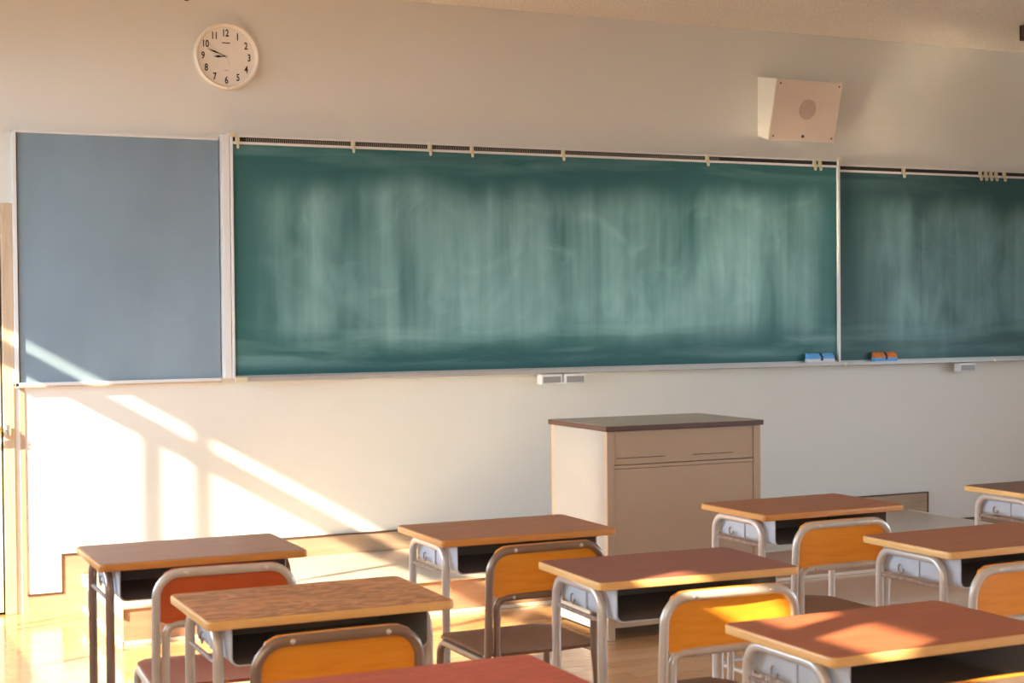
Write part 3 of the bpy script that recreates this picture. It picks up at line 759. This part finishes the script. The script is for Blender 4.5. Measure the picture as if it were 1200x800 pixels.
tops = {
 'A': wood('grey_brown_desktop', (0.40, 0.20, 0.12), (0.47, 0.25, 0.155), 0.34, 5, coat=0.15),
 'B': wood('chestnut_desktop', (0.38, 0.15, 0.068), (0.46, 0.20, 0.095), 0.42, 5),
 'C': wood('mottled_tan_desktop', (0.66, 0.28, 0.10), (0.76, 0.37, 0.16), 0.42, 3, (1.5, 5, 5), mottled=0.42),
 'D': wood('maroon_brown_desktop', (0.30, 0.10, 0.07), (0.34, 0.125, 0.085), 0.42, 4),
 'E': wood('orange_brown_desktop', (0.36, 0.13, 0.046), (0.44, 0.175, 0.07), 0.42, 5),
 'F': wood('terracotta_desktop', (0.38, 0.14, 0.064), (0.44, 0.18, 0.085), 0.42, 4),
 'G': wood('red_brown_desktop', (0.42, 0.125, 0.06), (0.47, 0.165, 0.08), 0.42, 4),
 'H': wood('pinkish_red_desktop', (0.60, 0.11, 0.07), (0.66, 0.17, 0.11), 0.42, 6, mottled=0.12),
 'I': wood('dark_walnut_desktop', (0.20, 0.085, 0.045), (0.26, 0.12, 0.065), 0.3, 5),
}
DESKS = [
 ('A', -0.936, -2.986, -0.8, 'grey-brown topped school desk nearest the door, in front of the sunlit wall', 'edge_orange', 'tube_shaded'),
 ('B', 0.074, -3.024, -0.9, 'chestnut topped school desk standing left of the beige podium', 'edge_orange', 'tube'),
 ('C', -0.871, -3.921, -0.8, 'school desk with a mottled tan worn top, at the left', 'edge', 'tube'),
 ('D', 0.149, -3.899, -2.4, 'maroon-brown topped school desk in the middle, right behind the podium front', 'edge', 'tube'),
 ('E', 1.248, -2.994, 1.0, 'orange-brown topped school desk overlapping the lower right of the podium', 'edge_orange', 'tube'),
 ('F', 1.245, -3.914, 0.6, 'terracotta topped school desk at the right, beyond the nearest red-brown one', 'edge', 'tube'),
 ('G', 0.137, -4.851, 0.2, 'near red-brown topped school desk with sun patches, lower right of the view', 'edge', 'tube'),
 ('H', -0.975, -4.925, -0.5, 'pinkish red topped school desk nearest the camera at the bottom edge', 'edge', 'tube'),
 ('I', 2.440, -3.012, 0.5, 'dark walnut topped school desk farthest right, by the end of the platform', 'edge', 'tube'),
]
for k, x, y, a, lab, em, tm in DESKS: make_desk(x, y, a, lab, tops[k], M[em], M[tm])

# ------------------------------------------------------------------ chairs
def make_chair(x, y, rz, label, ply, seat_m, tube_m):
    """x, y: middle of the back hoop on the floor; the chair faces +y"""
    t = thing('school_chair', (x, y, 0), R(rz), label, 'chair', 'pupil chairs behind the desks')
    r = 0.0115; W = 0.383 / 2 - r; HT = 0.728 - r; SZ = 0.400
    # one continuous tube: front foot, seat rail, upright, over the top and down the other side
    def side(s): return [(s * W, 0.372, 0.012), (s * W, 0.362, SZ), (s * (W + 0.0), 0.020, SZ), (s * W, 0.0, HT)]
    pts = side(-1) + list(reversed(side(1)))
    bm = B(); tube(bm, pts, r, 14, rad=[0, 0.045, 0.035, 0.062, 0.062, 0.035, 0.045, 0])
    obj('back_frame', bm, tube_m, t, True)
    wi = W - 0.025; zc = 0.582
    bm = B(); tube(bm, [(-wi - 0.006, -0.055, 0.012), (-wi, 0.012, zc - 0.17), (-wi, 0.012, zc), (wi, 0.012, zc), (wi, 0.012, zc - 0.17), (wi + 0.006, -0.055, 0.012)], 0.0105, 14, rad=[0, 0.15, 0.030, 0.030, 0.15, 0])
    obj('rear_leg_frame', bm, tube_m, t, True)
    for s in (-1, 1):
        for px, py in ((s * W, 0.372), (s * (wi + 0.006), -0.055)):
            bm = B(); cyl(bm, (px, py, 0), (0, 0, 1), 0.0155, 0.028, 16); obj('rubber_foot', bm, M['rubber'], t, True)
    bm = B(); tube(bm, [(-W, 0.30, SZ - 0.004), (W, 0.30, SZ - 0.004)], 0.008, 10); obj('cross_bar', bm, tube_m, t, True)
    bm = B(); tube(bm, [(-W, 0.369, 0.14), (W, 0.369, 0.14)], 0.008, 10); obj('front_stretcher', bm, tube_m, t, True)
    # backrest: thin plywood, slightly hollow, on the sitter's side of the hoop
    nx, nz = 16, 6; bw = W + 0.004; z0, z1 = zc + 0.004, 0.728 + 0.000; cr = 0.055
    bm = B(); layers = []
    for ly, off in enumerate((0.0, 0.009)):
        g = []
        for i in range(nx + 1):
            u = -1 + 2 * i / nx; rowv = []
            xx = u * (bw - 0.004)
            # rounded upper corners
            dx = max(0, abs(xx) - (bw - 0.004 - cr)); drop = cr - math.sqrt(max(0, cr * cr - dx * dx)); lo = (0.012 - math.sqrt(max(0, 0.012 ** 2 - max(0, abs(xx) - (bw - 0.016)) ** 2)))
            for j in range(nz + 1):
                zz = z0 + lo + (z1 - drop - z0 - lo) * j / nz
                yy = 0.001 + off + 0.009 * (1 - u * u) + 0.003 * math.sin(math.pi * j / nz)
                rowv.append(bm.verts.new((xx, yy, zz)))
            g.append(rowv)
        layers.append(g)
    for g in layers:
        for i in range(nx):
            for j in range(nz): bm.faces.new([g[i][j], g[i + 1][j], g[i + 1][j + 1], g[i][j + 1]])
    A, Bq = layers
    for i in range(nx):
        bm.faces.new([A[i][0], A[i + 1][0], Bq[i + 1][0], Bq[i][0]]); bm.faces.new([A[i][nz], A[i + 1][nz], Bq[i + 1][nz], Bq[i][nz]])
    for j in range(nz):
        bm.faces.new([A[0][j], A[0][j + 1], Bq[0][j + 1], Bq[0][j]]); bm.faces.new([A[nx][j], A[nx][j + 1], Bq[nx][j + 1], Bq[nx][j]])
    obj('backrest', bm, ply, t, True)
    for xx in (-0.105, 0.105):
        bm = B(); dome(bm, (xx, -r + 0.001, HT), (0, -1, 0), 0.0062, 0.004); obj('rivet', bm, M['rivet'], t, True)
        bm = B(); dome(bm, (xx, 0.012 - 0.010, zc), (0, -1, 0), 0.0055, 0.004); obj('rivet', bm, M['rivet'], t, True)
    # seat: dished plywood
    nx, ny = 14, 12; bm = B(); sw = 0.183; y0, y1 = 0.022, 0.383; layers = []; cr = 0.035
    for off in (0.0, -0.009):
        g = []
        for i in range(nx + 1):
            u = -1 + 2 * i / nx; rowv = []
            xx = u * sw; dx = max(0, abs(xx) - (sw - cr)); ins = cr - math.sqrt(max(0, cr * cr - dx * dx))
            ya_, yb_ = y0 + ins - 0.012 * (1 - u * u), y1 - ins
            for j in range(ny + 1):
                v = j / ny; yy = ya_ + (yb_ - ya_) * v
                zz = SZ + 0.0235 + off - 0.010 * (1 - u * u) * math.sin(math.pi * min(1, v * 1.1)) - 0.006 * max(0, v - 0.85) / 0.15
                rowv.append(bm.verts.new((xx, yy, zz)))
            g.append(rowv)
        layers.append(g)
    for g in layers:
        for i in range(nx):
            for j in range(ny): bm.faces.new([g[i][j], g[i + 1][j], g[i + 1][j + 1], g[i][j + 1]])
    A, Bq = layers
    for i in range(nx):
        bm.faces.new([A[i][0], A[i + 1][0], Bq[i + 1][0], Bq[i][0]]); bm.faces.new([A[i][ny], A[i + 1][ny], Bq[i + 1][ny], Bq[i][ny]])
    for j in range(ny):
        bm.faces.new([A[0][j], A[0][j + 1], Bq[0][j + 1], Bq[0][j]]); bm.faces.new([A[nx][j], A[nx][j + 1], Bq[nx][j + 1], Bq[nx][j]])
    obj('seat', bm, seat_m, t, True)
    return t
CHAIRS = [
 (-0.975, -3.525, -4.0, 'school chair with a red back and grey frame behind the desk nearest the door', 'ply_red', 'seat_red', 'tube'),
 (-0.055, -3.580, 0.5, 'school chair with orange back and shade-toned grey frame behind the desk left of the podium', 'ply_orange', 'seat', 'tube_shaded'),
 (-0.983, -4.465, 0.5, 'school chair with orange back tucked between the mottled tan desk and the pinkish one', 'ply_orange', 'seat', 'tube_shaded'),
 (0.012, -4.425, -2.2, 'school chair with a sun patch across its orange back, behind the maroon-brown desk', 'ply_orange', 'seat', 'tube'),
 (0.985, -3.580, 0.6, 'school chair with orange back behind the desk overlapping the podium', 'ply_orange', 'seat', 'tube'),
 (0.895, -4.470, 0.3, 'school chair with orange back at the right edge, behind the terracotta desk', 'ply_orange', 'seat', 'tube'),
 (-0.077, -5.420, 0.3, 'school chair of which only the top shows, nearest the lower right corner', 'ply_orange', 'seat', 'tube_shaded'),
]
for x, y, a, lab, p, s, tm in CHAIRS: make_chair(x, y, a, lab, M[p], M[s], M[tm])

# ------------------------------------------------------------------ light
d = Vector((1, 0.4, -0.575)).normalized()
sun = bpy.data.lights.new('sun', 'SUN'); sun.energy = 26.5; sun.angle = R(0.6); sun.color = (1.0, 0.81, 0.56)
so = bpy.data.objects.new('sun', sun); col.objects.link(so); so.rotation_euler = d.to_track_quat('-Z', 'Y').to_euler(); so.location = (-8, -4, 6)
for i, (a, b) in enumerate(BAYS):
    l = bpy.data.lights.new('window_portal', 'AREA'); l.shape = 'RECTANGLE'; l.size = HEAD - SILL; l.size_y = b - a; l.cycles.is_portal = True
    lo = bpy.data.objects.new('window_portal', l); col.objects.link(lo); lo.location = (XL - 0.12, (a + b) / 2, (SILL + HEAD) / 2)
    lo.rotation_euler = Vector((1, 0, 0)).to_track_quat('-Z', 'Y').to_euler()
    lo.rotation_euler = (0, R(-90), 0)
for i, (a, b) in enumerate(FILL_WINDOWS):
    l = bpy.data.lights.new('window_portal', 'AREA'); l.shape = 'RECTANGLE'; l.size = 0.95; l.size_y = b - a; l.cycles.is_portal = True
    lo = bpy.data.objects.new('window_portal', l); col.objects.link(lo); lo.location = (XR + 0.12, (a + b) / 2, 1.425); lo.rotation_euler = (0, R(90), 0)

w = bpy.data.worlds.new('sky'); sc.world = w; w.use_nodes = True; nt = w.node_tree; bg = nt.nodes['Background']
tc = nt.nodes.new('ShaderNodeTexCoord'); sep = nt.nodes.new('ShaderNodeSeparateXYZ'); nt.links.new(tc.outputs['Generated'], sep.inputs[0])
rp = nt.nodes.new('ShaderNodeValToRGB'); nt.links.new(sep.outputs['Z'], rp.inputs['Fac'])
e = rp.color_ramp.elements; e[0].position = 0.0; e[0].color = (0.70, 0.88, 1.0, 1); e[1].position = 0.7; e[1].color = (0.42, 0.60, 0.95, 1)
nt.links.new(rp.outputs[0], bg.inputs['Color']); bg.inputs['Strength'].default_value = 12.0

# ------------------------------------------------------------------ camera
f_px = 1828.56; yaw, pitch, roll = R(25.338), R(-1.08), R(-0.489)
fw = Vector((math.sin(yaw) * math.cos(pitch), math.cos(yaw) * math.cos(pitch), math.sin(pitch)))
rt = Vector((math.cos(yaw), -math.sin(yaw), 0)); up = rt.cross(fw)
r2 = rt * math.cos(roll) + up * math.sin(roll); u2 = -rt * math.sin(roll) + up * math.cos(roll)
cam = bpy.data.cameras.new('camera'); cam.sensor_width = 36; cam.lens = f_px / 1200 * 36; cam.clip_start = 0.05
cam.dof.use_dof = True; cam.dof.focus_distance = 7.6; cam.dof.aperture_fstop = 8.0
co = bpy.data.objects.new('camera', cam); col.objects.link(co)
m = Matrix((r2, u2, -fw)).transposed().to_4x4(); m.translation = Vector((-2.041, -7.551, 1.388)); co.matrix_world = m
sc.camera = co

sc.view_settings.view_transform = 'Standard'; sc.view_settings.look = 'None'; sc.view_settings.gamma = 1; sc.view_settings.use_curve_mapping = False
sc.view_settings.exposure = 0.0
sc.cycles.use_denoising = True
sc.cycles.max_bounces = 14; sc.cycles.diffuse_bounces = 8; sc.cycles.glossy_bounces = 4; sc.cycles.transparent_max_bounces = 8
sc.cycles.caustics_reflective = True; sc.cycles.blur_glossy = 0.0
sc.cycles.sample_clamp_indirect = 0.0
